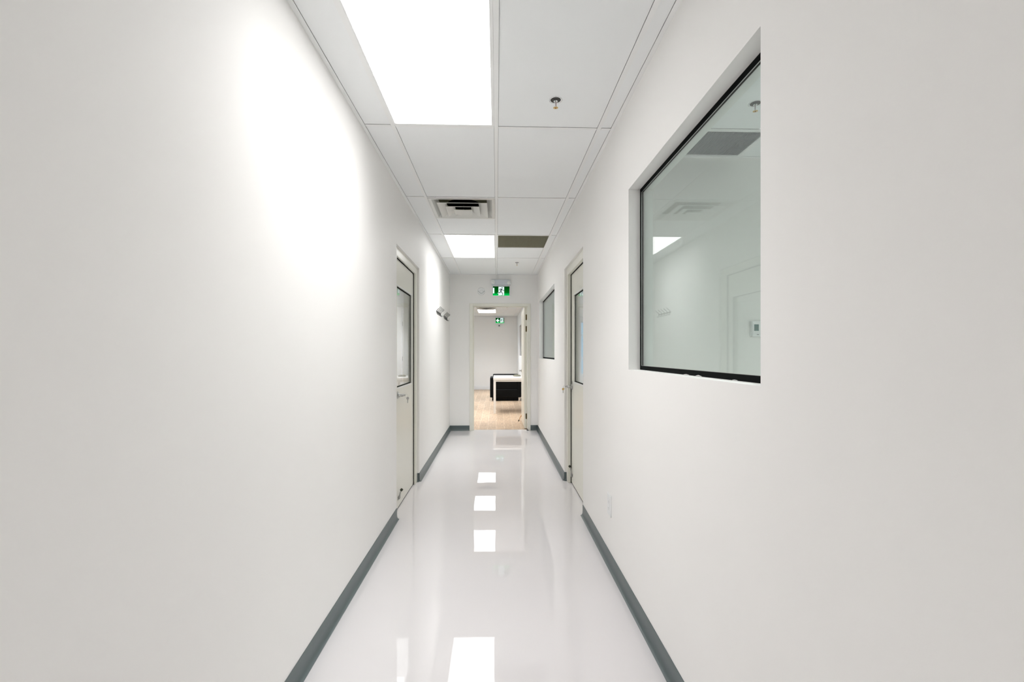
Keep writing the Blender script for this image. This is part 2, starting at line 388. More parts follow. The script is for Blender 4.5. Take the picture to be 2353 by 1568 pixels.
def air_diffuser(cx, cy, label):
    r = empty('air_diffuser', (cx, cy, CZ), label, 'air vent', 'square ceiling air diffusers')
    z = CZ; a = 0.290
    f = MB()
    f.frustum(cx, cy, a, z-0.002, a-0.002, z+0.012, 0.0015)
    # flat lip then slope up to the neck
    def sq(h, zz): return [(cx-h, cy-h, zz), (cx+h, cy-h, zz), (cx+h, cy+h, zz), (cx-h, cy+h, zz)]
    rings = [sq(a, z-0.002), sq(a-0.028, z-0.002), sq(a-0.075, z+0.042)]
    for p, q in zip(rings, rings[1:]):
        for k in range(4): f.quad(p[k], p[(k+1)%4], q[(k+1)%4], q[k])
    f.build('frame', 'diff', r)
    # back plate with the round duct neck
    n = 48; R0 = 0.15; h = a-0.075; zz = z+0.042
    b = MB(); circ = [(cx+R0*math.cos(2*PI*k/n), cy+R0*math.sin(2*PI*k/n)) for k in range(n)]
    outer = []
    for k in range(n):
        c_, s_ = math.cos(2*PI*k/n), math.sin(2*PI*k/n); m_ = max(abs(c_), abs(s_)); outer.append((cx+h*c_/m_, cy+h*s_/m_))
    for k in range(n):
        l = (k+1) % n
        b.quad((*circ[k], zz), (*circ[l], zz), (*outer[l], zz), (*outer[k], zz))
    b.build('back_plate', 'plenum', r)
    d = MB(); d.lathe([(R0, zz), (R0, zz+0.10), (0.001, zz+0.10)], (cx, cy, 0), 'z', n); d.build('duct_neck', 'void', r)
    for hh, zl, up in ((0.220, z-0.016, 0.040), (0.150, z-0.026, 0.036), (0.082, z-0.034, 0.024)):
        m = MB()
        m.frustum(cx, cy, hh, zl, hh-0.006, zl+0.004, 0.0015)
        inner = max(hh-0.062, 0.03)
        def sq2(v, w): return [(cx-v, cy-v, w), (cx+v, cy-v, w), (cx+v, cy+v, w), (cx-v, cy+v, w)]
        R = [sq2(hh-0.002, zl+0.0015), sq2(hh-0.030, zl+0.008), sq2(max(hh-0.078, 0.05), zl+0.021)]
        if hh < 0.1: R = [sq2(hh-0.002, zl+0.0015), sq2(hh-0.025, zl+0.006), sq2(0.001, zl+0.012)]
        for p, q in zip(R, R[1:]):
            for k in range(4): m.quad(p[k], p[(k+1)%4], q[(k+1)%4], q[k])
        m.build('louver', 'diff', r)
    MB().tube([(cx, cy, zz+0.05), (cx, cy, z-0.018)], 0.004, 8).build('centre_screw', 'darksteel', r)
    return r
air_diffuser(-0.302, 4.190, 'square white louvered air diffuser in the corridor ceiling with dark gaps')
air_diffuser(-0.302, 13.505, 'square air diffuser in front of the small light seen through the doorway')

def return_grille(x0, x1, y0, y1, label, mat, back, pitch=0.0127):
    r = empty('return_grille', ((x0+x1)/2, (y0+y1)/2, CZ), label, 'air vent', 'egg crate return air grilles')
    f = MB(); w = 0.008
    f.box(x0, x0+w, y0, y1, CZ+0.0005, CZ+0.014); f.box(x1-w, x1, y0, y1, CZ+0.0005, CZ+0.014)
    f.box(x0+w, x1-w, y0, y0+w, CZ+0.0005, CZ+0.014); f.box(x0+w, x1-w, y1-w, y1, CZ+0.0005, CZ+0.014)
    f.build('frame', 'tee', r)
    c = MB(); t = 0.0009
    x = x0+w+pitch
    while x < x1-w: c.box(x-t, x+t, y0+w, y1-w, CZ+0.003, CZ+0.014); x += pitch
    y = y0+w+pitch
    while y < y1-w: c.box(x0+w, x1-w, y-t, y+t, CZ+0.003, CZ+0.014); y += pitch
    c.build('egg_crate', mat, r)
    MB().box(x0+w, x1-w, y0+w, y1-w, CZ+0.030, CZ+0.032).build('filter', back, r)
    return r
return_grille(GX[1]+0.0125, GX[2]-0.004, 5.113, 5.712, 'olive grey egg crate return grille in the corridor ceiling beside a light panel', 'grille', 'plenum')
return_grille(RX[0]+0.0125, RX[1]-0.0125, 2.668, 3.005, 'grey egg crate grille seen through the large interior window', 'grille_grey', 'plenum_grey')

def sprinkler(x, y, label, s=1.0):
    r = empty('fire_sprinkler', (x, y, CZ), label, 'sprinkler', 'pendent ceiling sprinklers')
    z = CZ+0.007
    MB().lathe([(0.039*s, z-0.0005), (0.0385*s, z-0.003), (0.033*s, z-0.0045), (0.029*s, z-0.003), (0.028*s, z-0.001), (0.0275*s, z-0.0007)], (x, y, 0)).build('escutcheon', 'chrome', r, True)
    MB().lathe([(0.0272*s, z-0.0042), (0.0262*s, z-0.0050), (0.0250*s, z-0.0030), (0.012*s, z-0.0026)], (x, y, 0)).build('cup', 'darksteel', r, True)
    MB().lathe([(0.011*s, z-0.001), (0.011*s, z-0.011), (0.009*s, z-0.014), (0.006*s, z-0.015)], (x, y, 0), n=12).build('body', 'chrome', r)
    a = MB()
    for k in (-1, 1): a.tube([(x+k*0.003*s, y+k*0.008*s, z-0.010), (x+k*0.004*s, y+k*0.011*s, z-0.022), (x+k*0.003*s, y+k*0.008*s, z-0.034), (x+k*0.001*s, y+k*0.003*s, z-0.042)], 0.0019*s, 8)
    a.build('frame_arms', 'chrome', r, True)
    MB().tube([(x, y, z-0.014), (x, y, z-0.036)], 0.0022*s, 8).build('bulb', 'red', r, True)
    d = MB(); n = 24
    for k in range(n//2):
        a0, a1 = 2*PI*(k-0.3)/(n//2), 2*PI*(k+0.3)/(n//2)
        pts = [(0.005*s, a0), (0.0125*s, a0), (0.0125*s, a1), (0.005*s, a1)]
        lo = [(x+r_*math.cos(t_), y+r_*math.sin(t_), z-0.0455) for r_, t_ in pts]; hi = [(p[0], p[1], z-0.0443) for p in lo]
        d.quad(*lo); d.quad(*hi)
        for q in range(4): d.quad(lo[q], lo[(q+1)%4], hi[(q+1)%4], hi[q])
    d.lathe([(0.008*s, z-0.0458), (0.008*s, z-0.0440), (0.003*s, z-0.041)], (x, y, 0), n=16)
    d.build('deflector', 'brass', r)
    MB().lathe([(0.0030*s, z-0.0475), (0.0030*s, z-0.0455)], (x, y, 0), n=10).build('screw', 'red', r)
    return r
sprinkler(0.310, 2.375, 'chrome pendent sprinkler with brass deflector beside the largest light panel')
sprinkler(0.299, 6.655, 'small pendent sprinkler in the corridor ceiling close to the exit sign wall')
sprinkler(1.376, 2.372, 'pendent sprinkler seen through the large interior window above the grey grille')
sprinkler(0.300, 12.90, 'tiny sprinkler in the office ceiling seen through the top of the doorway')

# ------------------------------------------------------------------ cove base
PROF = [(0, 0), (0.021, 0), (0.021, 0.0025), (0.0135, 0.005), (0.008, 0.011), (0.0052, 0.022), (0.0042, 0.040), (0.0040, 0.083), (0.0030, 0.086), (0, 0.086)]
def base(name, label, segs):
    m = MB()
    for kind, a, t0, t1 in segs:
        if kind == 'L': m.extrude_profile(PROF, lambda o, z, t, a=a: (a+o, t, z), t0, t1)      # on a wall facing +x
        if kind == 'R': m.extrude_profile(PROF, lambda o, z, t, a=a: (a-o, t, z), t0, t1)
        if kind == 'E': m.extrude_profile(PROF, lambda o, z, t, a=a: (t, a-o, z), t0, t1)      # facing the viewpoint
    return tag(m.build(name, 'base', smooth=True), label, kind='structure')
base('baseboard_left', 'dark grey rubber cove base along the wall before the glazed door', [('L', XL, YB, 3.605)])
base('baseboard_left', 'grey rubber cove base along the wall under the coat hooks', [('L', XL, 4.655, YE), ('E', 4.655, XL-0.018, XL+0.003)])
base('baseboard_right', 'dark grey rubber cove base under the large window', [('R', XR, YB, 3.640)])
base('baseboard_right', 'grey rubber cove base under the smaller window', [('R', XR, 4.642, YE), ('E', 4.642, XR-0.003, XR+0.021)])
base('baseboard_end', 'short dark cove base beside the doorway under the detector', [('E', YE, XL, -0.457)])
base('baseboard_end', 'short dark cove base between the doorway and the window wall', [('E', YE, 0.577, XR)])
bb = MB()
bb.box(-4.0, 0.32, YF-0.014, YF, 0, 0.112); bb.box(-4.0, 0.32, YF-0.009, YF, 0.112, 0.128)
bb.box(0.65, 0.745, YF-0.014, YF, 0, 0.112)
tag(bb.build('baseboard_office', 'white_trim', bevel=0.002), 'white baseboard at the far end of the office', kind='structure')
tag(MB().box(0.731, 0.745, YEo, YF-0.014, 0, 0.12).build('baseboard_office', 'white_trim'), 'white baseboard along the office wall behind the table', kind='structure')

# ------------------------------------------------------------------ interior windows (glass in a plain drywall opening, black seal)
def interior_window(name, X, w, label, sgn=1):
    y0, y1, z0, z1 = w
    r = empty(name, (X, (y0+y1)/2, z0), label, kind='structure')
    s = MB().ring_x(y0, y1, z0, z1, 0.021, X, X+sgn*0.012); s.build('glazing_seal', 'black', r)
    MB().box(X+sgn*0.004, X+sgn*0.010, y0+0.019, y1-0.019, z0+0.019, z1-0.019).build('pane', 'glass', r)
    s2 = MB().ring_x(y0+0.0212, y1-0.0212, z0+0.0212, z1-0.0212, 0.0012, X+0.0005*sgn, X+sgn*0.0035); s2.build('bead', 'steel', r)
    return r
w1 = interior_window('window_1', 0.758, W1, 'large interior window with black seal and greenish glass, thermostat behind it')
interior_window('window_2', 0.758, W2, 'interior window with black seal close to the end of the corridor')
interior_window('window_3', 0.80, (13.2, 14.75, 1.225, 2.185), 'narrow looking interior window in the office wall')
# smears of wall paint on the lower seal of the big window
sm = MB()
for y, l, h in ((1.79, 0.05, 0.0025), (1.68, 0.05, 0.004), (1.42, 0.03, 0.002), (1.25, 0.02, 0.002)):
    sm.tube([(0.7578, y-l/2, W1[2]+0.001), (0.7574, y, W1[2]+0.001+h/2), (0.7578, y+l/2, W1[2]+0.001)], [0.0006, h/2, 0.0006], 8)
sm.build('paint_smear', 'wall', w1)

def outer_window_y(name, Y, x0, x1, z0, z1, bars, label):
    r = empty(name, ((x0+x1)/2, Y, z0), label, kind='structure')
    f = MB().ring_y(x0, x1, z0, z1, 0.024, Y, Y+0.06)
    for z in bars: f.box(x0+0.03, x1-0.03, Y+0.01, Y+0.05, z-0.012, z+0.012)
    f.box((x0+x1)/2-0.02, (x0+x1)/2+0.02, Y+0.01, Y+0.05, z0+0.03, z1-0.03)
    f.build('window_frame', 'white_trim', r)
    MB().box(x0+0.024, x1-0.024, Y+0.027, Y+0.033, z0+0.024, z1-0.024).build('pane', 'clear_glass', r)
outer_window_y('window_4', 7.53, 1.385, 3.0, 0.94, 1.84, (1.61, 1.22), 'outer window with sky seen through the glazed door by the large window')
r = empty('window_5', (-4.05, 13.4, 0.5), 'daylight window of the office', kind='structure')
f = MB().ring_x(11.2, 15.6, 0.5, 2.45, 0.04, -4.08, -4.02)
for y in (12.66, 14.13): f.box(-4.07, -4.03, y-0.02, y+0.02, 0.54, 2.41)
f.build('window_frame', 'white_trim', r)
MB().box(-4.053, -4.047, 11.24, 15.56, 0.54, 2.41).build('pane', 'clear_glass', r)

# ------------------------------------------------------------------ glazed doors on both sides
def side_door(name, s, Xw, Xf, Xl, Xo, op, ye, yn, gl, label):
    """s=-1 on the left wall, +1 on the right; Xw wall face, Xf frame face, Xl leaf face, Xo far wall face"""
    r = empty(name, (Xl, (op[0]+op[1])/2, 0), label, kind='structure')
    zt = 2.093; y0, y1, zo = op[0], op[1], op[3]
    f = MB()
    e = 0.006
    for a, b in ((ye+e, y1-0.0005), (y0+0.0005, yn-e)): f.box(Xf, Xo+s*0.012, a, b, 0, zo-0.0005)
    f.box(Xf, Xo+s*0.012, yn-e, ye+e, zt+e, zo-0.0005)
    t = 0.045; xs0 = Xl+s*t+s*0.002
    for a, b in ((ye-0.012, ye+e), (yn-e, yn+0.012)): f.box(xs0, Xo+s*0.012, a, b, 0, zt+e)
    f.box(xs0, Xo+s*0.012, yn+0.012, ye-0.012, zt-0.012, zt+e)
    f.build('door_frame', 'cream', r, bevel=0.0015)
    shade = MB()  # black strip drawing the shadow line between leaf and frame
    for a, b in ((ye+0.0003, ye+e-0.0003), (yn-e+0.0003, yn-0.0003)): shade.box(Xl-s*0.0065, Xl+s*0.040, a, b, 0.0, zt+e-0.0003)
    shade.box(Xl-s*0.0065, Xl+s*0.040, yn, ye, zt+0.0003, zt+e-0.0003)
    shade.build('gap_shade_strip', 'black', r)
    lf = slab('door_leaf', 'cream', 'x', Xl, Xl+s*t, yn, ye, 0.009, zt, [gl], parent=r)
    g = empty('vision_panel', (Xl, (gl[0]+gl[1])/2, gl[2]), 'glazed vision panel with black edging')
    g.parent = r; g.matrix_parent_inverse = parent_matrix(r).inverted()
    MB().ring_x(gl[0], gl[1], gl[2], gl[3], 0.009, Xl+s*0.010, Xl+s*0.0135).build('glazing_seal', 'black', g)
    MB().box(Xl+s*0.0137, Xl+s*0.0195, gl[0]+0.0005, gl[1]-0.0005, gl[2]+0.0005, gl[3]-0.0005).build('pane', 'clear_glass', g)
    # thin bead around the hole
    MB().ring_x(gl[0]-0.010, gl[1]+0.010, gl[2]-0.010, gl[3]+0.010, 0.0098, Xl-s*0.0015, Xl+s*0.001).build('glazing_bead', 'white_trim', g)
    MB().box(Xl+s*0.002, Xl+s*(t-0.002), yn+0.002, ye-0.002, 0.0005, 0.0088).build('under_leaf_shade', 'black', r)  # added black fill standing for the shade beneath the leaf
    return r

def lever(parent, s, X, y, z, out, arm_to, label='satin steel lever handle'):
    """rose on the leaf, hub pointing into the corridor (direction -s), arm running along y"""
    h = MB()
    h.lathe([(0.031, 0), (0.031, -s*0.006), (0.027, -s*0.010), (0.013, -s*0.012), (0.012, -s*out), (0.010, -s*(out+0.004)), (0.001, -s*(out+0.004))], (X, y, z), 'x', 24)
    xa = X - s*(out-0.010)
    n = 8; pts = [(xa, y+(arm_to-y)*k/n, z+0.004*math.sin(PI*k/n)) for k in range(n+1)]
    h.tube(pts, [0.011]+[0.0095]*(n-1)+[0.008], 12)
    o = h.build('lever_handle', 'steel', parent, True); o['label'] = label
    return o
def holder(parent, s, X, y, z0, z1, up=True):
    m = MB().box(X, X-s*0.004, y-0.022, y+0.022, z0-0.012, z0+0.018)
    m.tube([(X-s*0.010, y-0.014, z0), (X-s*0.010, y+0.014, z0)], 0.007, 10)
    m.tube([(X-s*0.012, y, z0), (X-s*0.014, y, (z0+z1)/2), (X-s*0.024, y, z1)], [0.0065, 0.006, 0.007], 10)
    o = m.build('door_holder', 'steel', parent, True); o['label'] = 'flip down metal door holder'
    MB().tube([(X-s*0.022, y, z1-0.002), (X-s*0.033, y, z1+0.012)], 0.011, 12).build('rubber_tip', 'rubber', o, True)

XlL, XlR = -0.828, 0.755
door1 = side_door('door_1', -1, XL, -0.806, XlL, XLo, DL, 4.545, 3.715, (3.80, 4.463, 1.018, 1.870),
                  'cream door with glass panel across the corridor from the socket wall, key in its lever')
door2 = side_door('door_2', 1, XR, 0.718, XlR, XRo, DR, 4.556, 3.750, (3.84, 4.403, 1.028, 1.872),
                  'cream door with glass panel between the two interior windows')
lever(door1, -1, XlL, 3.815, 0.957, 0.050, 3.70)
lever(door2, 1, XlR, 4.500, 0.974, 0.055, 4.385)
holder(door2, 1, XlR, 4.50, 0.085, 0.175)
holder(door1, -1, XlL, 3.86, 0.085, 0.150)
MB().box(XlR, XlR-0.004, 4.487, 4.513, 1.003, 1.028).build('latch_plate', 'steel', door2)

def key(x, y, z, s, head, label):
    """key stuck in a lever hub with a second key hanging from its ring; s = direction into the corridor (+1/-1)"""
    r = empty('door_key', (x, y, z), label, 'key', 'keys hanging from the door levers')
    MB().box(x, x+s*0.016, y-0.001, y+0.001, z-0.004, z+0.004).build('inserted_key', 'steel', r)
    n = 20
    ring = [(x+s*(0.022+0.013*math.cos(2*PI*k/n)), y, z-0.006+0.013*math.sin(2*PI*k/n)) for k in range(n+1)]
    MB().tube(ring, 0.0011, 6, False).build('key_ring', 'steel', r, True)
    cx, cz = x+s*0.034, z-0.026
    MB().lathe([(0.001, -0.0011), (0.0115, -0.0011), (0.0115, 0.0011), (0.001, 0.0011)], (cx, y, cz), 'y', 16).build('key_bow', head, r)
    b = MB().prism_y([(cx-0.004, cz-0.009), (cx+0.004, cz-0.009), (cx+0.004, cz-0.020), (cx+0.0025, cz-0.023), (cx+0.004, cz-0.026),
                      (cx+0.002, cz-0.030), (cx+0.0035, cz-0.034), (cx+0.001, cz-0.040), (cx-0.003, cz-0.040), (cx-0.004, cz-0.036)], y-0.001, y+0.001)
    b.build('key_blade', 'steel', r)
    return r
key(XlL+0.054, 3.815, 0.957, 1, 'steel', 'silver key hanging from the lever of the door opposite the wall socket')
key(XlR-0.059, 4.500, 0.976, -1, 'brass', 'key with brass head hanging from the lever of the door between the windows')

# ------------------------------------------------------------------ doorway at the end, leaf folded open into the office
door3 = empty('door_3', (0.06, YE, 0), 'cream framed open doorway at the end of the corridor', kind='structure')
f = MB()
xo0, xo1, xi0, xi1, zo, zi = -0.455, 0.575, -0.397, 0.524, 2.147, 2.103
for y0, y1 in ((YE-0.012, YE+0.0), (YEo, YEo+0.012)):
    f.box(xo0, xi0, y0, y1, 0, zo); f.box(xi1, xo1, y0, y1, 0, zo); f.box(xi0, xi1, y0, y1, zi, zo)
f.box(-0.4395, xi0, YE, YEo, 0, 2.134); f.box(xi1, 0.5595, YE, YEo, 0, 2.134); f.box(xi0, xi1, YE, YEo, zi, 2.134)
f.box(xi0, xi0+0.014, YE+0.03, YE+0.07, 0, zi); f.box(xi0+0.014, xi1, YE+0.03, YE+0.07, zi-0.014, zi)
f.build('door_frame', 'cream', door3, bevel=0.0015)
leaf = MB().box(0.478, 0.5225, YEo+0.020, 8.742, 0.010, 2.098).build('door_leaf', 'cream', door3, bevel=0.001)
def hinge_y(z0, z1):
    h = MB().box(0.500, 0.5215, YEo+0.0185, YEo+0.0199, z0, z1)
    h.tube([(0.5235, YEo+0.016, z0), (0.5235, YEo+0.016, z1)], 0.0065, 12)
    h.box(0.5242, 0.5256, YEo-0.03, YEo+0.012, z0, z1)
    h.build('hinge', 'hinge', door3, True)
for z0, z1 in ((1.879, 1.975), (1.678, 1.775), (0.171, 0.265)): hinge_y(z0, z1)
h = MB()
h.lathe([(0.030, 0), (0.030, -0.008), (0.013, -0.010), (0.012, -0.050), (0.001, -0.052)], (0.478, 8.665, 0.975), 'x', 24)
h.tube([(0.436, 8.665, 0.975), (0.434, 8.60, 0.977), (0.436, 8.555, 0.972)], [0.010, 0.009, 0.008], 12)
h.build('lever_handle', 'steel', door3, True)
h = MB().box(0.474, 0.478, 8.64, 8.69, 0.09, 0.13)
h.tube([(0.468, 8.665, 0.115), (0.44, 8.695, 0.050), (0.432, 8.703, 0.030)], [0.006, 0.0055, 0.0055], 10)
hold = h.build('door_holder', 'tan', door3, True); hold['label'] = 'lowered brass coloured door holder'
MB().tube([(0.432, 8.703, 0.030), (0.424, 8.711, 0.0005)], [0.009, 0.013], 12).build('rubber_tip', 'rubber', hold, True)
tag(MB().box(xi0, xi1, 7.745, 7.757, -0.0005, 0.0015).build('trim_1', 'floor'), 'thin floor edge strip under the doorway', kind='structure')
wb = MB().box(0.508, 0.545, YE-0.020, YE-0.0125, 0.0, 0.008)
wb.box(0.512, 0.522, YE-0.020, YE-0.0125, 0.008, 0.032)
wb.build('floor_bracket', 'black', door3)

# inner door seen through the glass of door_1
door4 = empty('door_4', (-1.87, 9.48, 0), 'white inner door with two hinges seen through the glazed door opposite the socket', kind='structure')
f = MB()
f.box(-1.85, -1.99, 8.98, 9.04, 0, 2.15); f.box(-1.85, -1.99, 9.92, 9.98, 0, 2.15); f.box(-1.85, -1.99, 9.04, 9.92, 2.09, 2.15)
f.build('door_frame', 'white_trim', door4, bevel=0.002)
MB().box(-1.875, -1.92, 9.043, 9.917, 0.01, 2.087).build('door_leaf', 'cream', door4)
for z in (1.885, 1.20):
    h = MB().box(-1.874, -1.849, 9.036, 9.046, z-0.045, z+0.045); h.box(-1.8745, -1.873, 9.046, 9.10, z-0.045, z+0.045)
    h.box(-1.8495, -1.848, 8.99, 9.036, z-0.045, z+0.045)
    h.build('hinge', 'hinge', door4)

# flush door in the far office wall
door5 = empty('door_5', (0.484, YF, 0), 'flush pale door in the far office wall beside the arrow exit sign', kind='structure')
f = MB().box(0.343, 0.352, YF-0.006, YF, 0, 2.51); f.box(0.616, 0.625, YF-0.006, YF, 0, 2.51); f.box(0.352, 0.616, YF-0.006, YF, 2.501, 2.51)
f.build('door_frame', 'wall', door5)
MB().box(0.355, 0.613, YF-0.004, YF-0.0005, 0.01, 2.498).build('door_leaf', 'wall', door5)

# ------------------------------------------------------------------ exit signs
def disc_pts(cx, cz, r, n=20): return [(cx+r*math.cos(2*PI*k/n), cz+r*math.sin(2*PI*k/n)) for k in range(n)]
def stroke(m, pts, w, y0, y1):
    for (x0, z0), (x1, z1) in zip(pts, pts[1:]):
        d = math.hypot(x1-x0, z1-z0); nx, nz = -(z1-z0)/d*w/2, (x1-x0)/d*w/2
        m.prism_y([(x0+nx, z0+nz), (x1+nx, z1+nz), (x1-nx, z1-nz), (x0-nx, z0-nz)], y0, y1)
    for x, z in pts: m.prism_y(disc_pts(x, z, w/2, 10), y0, y1)
U = 0.000282
def running_man(parent, ox, oz, y, k=1.0):
    """pictogram; design units from the sign's face, origin at the panel's upper corner"""
    q = lambda a, b: (ox+(a-550)*U*k, oz-(b-570)*U*k)
    w = MB()
    w.prism_y([q(885,600), q(1220,600), q(1220,1080), q(1195,1100), q(860,1100), q(892,1040), q(885,1010), q(825,990), q(875,925), q(885,925)][::-1], y-0.0015, y)
    w.build('pictogram_doorway', 'exit_white', parent)
    d = MB(); y0, y1 = y-0.0025, y-0.0016
    d.prism_y(disc_pts(*q(1100,668), 36*U*k), y0, y1)
    d.prism_y([q(1000,715), q(1085,722), q(1115,765), q(1068,805), q(1050,865), q(985,860), q(1005,785)][::-1], y0, y1)
    stroke(d, [q(1040,730), q(968,728), q(925,800)], 34*U*k, y0, y1)
    stroke(d, [q(1090,745), q(1150,808), q(1218,818)], 34*U*k, y0, y1)
    stroke(d, [q(1008,840), q(990,945), q(880,952)], 42*U*k, y0, y1)
    stroke(d, [q(1035,840), q(1080,935), q(1135,1020)], 42*U*k, y0, y1)
    d.prism_y([q(1145,1030), q(1160,1050), q(1120,1100), q(1070,1100)][::-1], y0, y1)
    d.build('pictogram_person', 'exit_dark', parent)

# near sign with battery pack and two lamp heads
yw = YE; x0, x1 = -0.082, 0.232
sg = empty('exit_sign', (0.075, yw, 2.26), 'green running man exit sign with two lamp heads above the doorway', 'exit sign')
MB().box(x0, x1, yw-0.055, yw, 2.452, 2.545).build('battery_housing', 'greyplastic', sg, bevel=0.004)
hs = MB().box(x0+0.004, x1+0.002, yw-0.030, yw, 2.262, 2.450)
hs.ring_y(x0+0.004, x1+0.002, 2.262, 2.450, 0.0155, yw-0.036, yw-0.030)
hs.build('sign_housing', 'plastic', sg, bevel=0.002)
px0, px1, pz0, pz1 = x0+0.0205, x1-0.0145, 2.2785, 2.4335
MB().box(px0, px1, yw-0.0325, yw-0.0302, pz0, pz1).build('sign_face', 'exit_green', sg)
MB().box(px0+0.001, px0+0.024, yw-0.0335, yw-0.0326, pz0+0.036, pz0+0.130).build('white_strip', 'exit_white', sg)
running_man(sg, px0, pz1, yw-0.0335, 1.0)
for x, z in ((-0.060, 2.499), (0.212, 2.485)):
    m = MB(); m.lathe([(0.024, -0.030), (0.033, -0.034), (0.034, -0.062), (0.030, -0.066), (0.028, -0.064)], (x, yw-0.022, z), 'y', 28)
    hd = m.build('lamp_head', 'plastic', sg, True)
    MB().lathe([(0.0275, -0.0645), (0.018, -0.072), (0.0015, -0.076)], (x, yw-0.022, z), 'y', 24).build('lens', 'lens', hd, True)
    MB().lathe([(0.010, -0.077), (0.001, -0.080)], (x+0.002, yw-0.022, z-0.002), 'y', 14).build('bulb', 'chrome', hd, True)

yw2 = YF; ax0, ax1 = -0.055, 0.291
sg2 = empty('exit_sign', (0.118, yw2, 2.36), 'small exit sign with white arrow seen through the doorway', 'exit sign')
hs = MB().box(ax0, ax1, yw2-0.030, yw2, 2.362, 2.600); hs.ring_y(ax0, ax1, 2.362, 2.600, 0.024, yw2-0.036, yw2-0.030)
hs.build('sign_housing', 'plastic', sg2, bevel=0.002)
bx0, bx1, bz0, bz1 = ax0+0.0245, ax1-0.0245, 2.3865, 2.5755
MB().box(bx0, bx1, yw2-0.0325, yw2-0.0302, bz0, bz1).build('sign_face', 'exit_green', sg2)
cz = (bz0+bz1)/2
MB().prism_y([(bx0+0.012, cz), (bx0+0.075, cz+0.066), (bx0+0.105, cz+0.066), (bx0+0.072, cz+0.022), (bx0+0.130, cz+0.022),
              (bx0+0.130, cz-0.022), (bx0+0.072, cz-0.022), (bx0+0.105, cz-0.066), (bx0+0.075, cz-0.066)][::-1], yw2-0.0336, yw2-0.0326).build('arrow', 'exit_white', sg2)
running_man(sg2, bx0+0.060, bz1, yw2-0.0336, 1.12)

# ------------------------------------------------------------------ wall devices
r = empty('alarm_detector', (-0.257, YE, 2.29), 'round white detector on the wall beside the running man exit sign', 'detector')
c = (-0.257, YE, 2.352)
MB().lathe([(0.063, 0), (0.063, -0.010), (0.058, -0.016), (0.040, -0.018), (0.001, -0.018)], c, 'y', 40).build('base_plate', 'plastic', r, True)
MB().lathe([(0.027, -0.018), (0.026, -0.030), (0.020, -0.036), (0.001, -0.038)], c, 'y', 32).build('dome', 'plastic', r, True)
m = MB()
for a in range(200, 345, 24):
    for rr in (0.036,):
        a0, a1 = math.radians(a-7), math.radians(a+7)
        m.prism_y([(c[0]+rr*math.cos(a0), c[2]+rr*math.sin(a0)), (c[0]+(rr+0.006)*math.cos(a0), c[2]+(rr+0.006)*math.sin(a0)),
                   (c[0]+(rr+0.006)*math.cos(a1), c[2]+(rr+0.006)*math.sin(a1)), (c[0]+rr*math.cos(a1), c[2]+rr*math.sin(a1))], YE-0.0192, YE-0.0182)
for sx in (-1, 1): m.prism_y(disc_pts(c[0]+sx*0.047, c[2], 0.006, 10), YE-0.0190, YE-0.0170)
m.build('slots', 'ink', r)
r = empty('security_camera', (0.101, YF, 2.25), 'little white round camera with black lens under the arrow exit sign', 'camera')
MB().lathe([(0.052, 0.001), (0.052, -0.012), (0.047, -0.030), (0.035, -0.045), (0.001, -0.050)], (0.101, YF, 2.300), 'y', 28).build('housing', 'plastic', r, True)
m = MB(); m.lathe([(0.020, -0.040), (0.020, -0.056), (0.014, -0.060), (0.001, -0.062)], (0.094, YF, 2.292), 'y', 20); m.build('lens', 'black', r, True)

th = empty('thermostat', (1.757, 3.03, 1.42), 'white wall thermostat with small teal screen seen through the large window', 'thermostat')
tx0, tx1, tz0, tz1 = 1.721, 1.797, 1.420, 1.524
MB().box(tx0-0.002, tx1-0.006, 3.012, 3.031, tz0-0.003, tz1).build('back_plate', 'plastic', th, bevel=0.004, seg=3)
MB().box(tx0, tx1, 2.998, 3.012, tz0, tz1).build('body', 'plastic', th, bevel=0.005, seg=3)
MB().ring_y(tx0+0.007, tx0+0.045, tz0+0.034, tz0+0.084, 0.003, 2.9972, 2.998).build('screen_rim', 'white_trim', th)
sc = MB().box(tx0+0.010, tx0+0.042, 2.9974, 2.998, tz0+0.037, tz0+0.081).build('screen', 'screen', th)
m = MB()
stroke(m, [(tx0+0.020, tz0+0.066), (tx0+0.020, tz0+0.052), (tx0+0.026, tz0+0.052)], 0.002, 2.9968, 2.9973)
stroke(m, [(tx0+0.028, tz0+0.064), (tx0+0.033, tz0+0.064), (tx0+0.033, tz0+0.052), (tx0+0.028, tz0+0.052)], 0.002, 2.9968, 2.9973)
m.build('digits', 'ink', sc)
MB().box(tx0+0.029, tx0+0.043, 2.9975, 2.998, tz0+0.010, tz0+0.014).build('printed_mark', 'ink', th)

oy0, oy1, oz0, oz1 = 2.733, 2.823, 0.308, 0.438
r = empty('wall_socket', (XR, 2.778, oz0), 'white double wall socket plate low under the large window wall', 'wall socket')
MB().box(XR-0.006, XR, oy0, oy1, oz0, oz1).build('cover_plate', 'plastic', r, bevel=0.003, seg=3)
ins = MB().box(XR-0.0072, XR-0.0058, 2.761, 2.795, oz0+0.030, oz1-0.030).build('socket_insert', 'plastic', r, bevel=0.0006)
for z in (0.353, 0.393):
    m = MB()
    for y in (2.772, 2.784): m.box(XR-0.0074, XR-0.007, y-0.001, y+0.001, z-0.004, z+0.004)
    m.box(XR-0.0072, XR-0.00705, 2.771, 2.785, z-0.0045, z-0.0042)
    m.lathe([(0.0022, XR-0.0074), (0.0022, XR-0.0070)], (0, 2.778, z-0.010), 'x', 10)
    m.build('socket_opening', 'ink', ins)

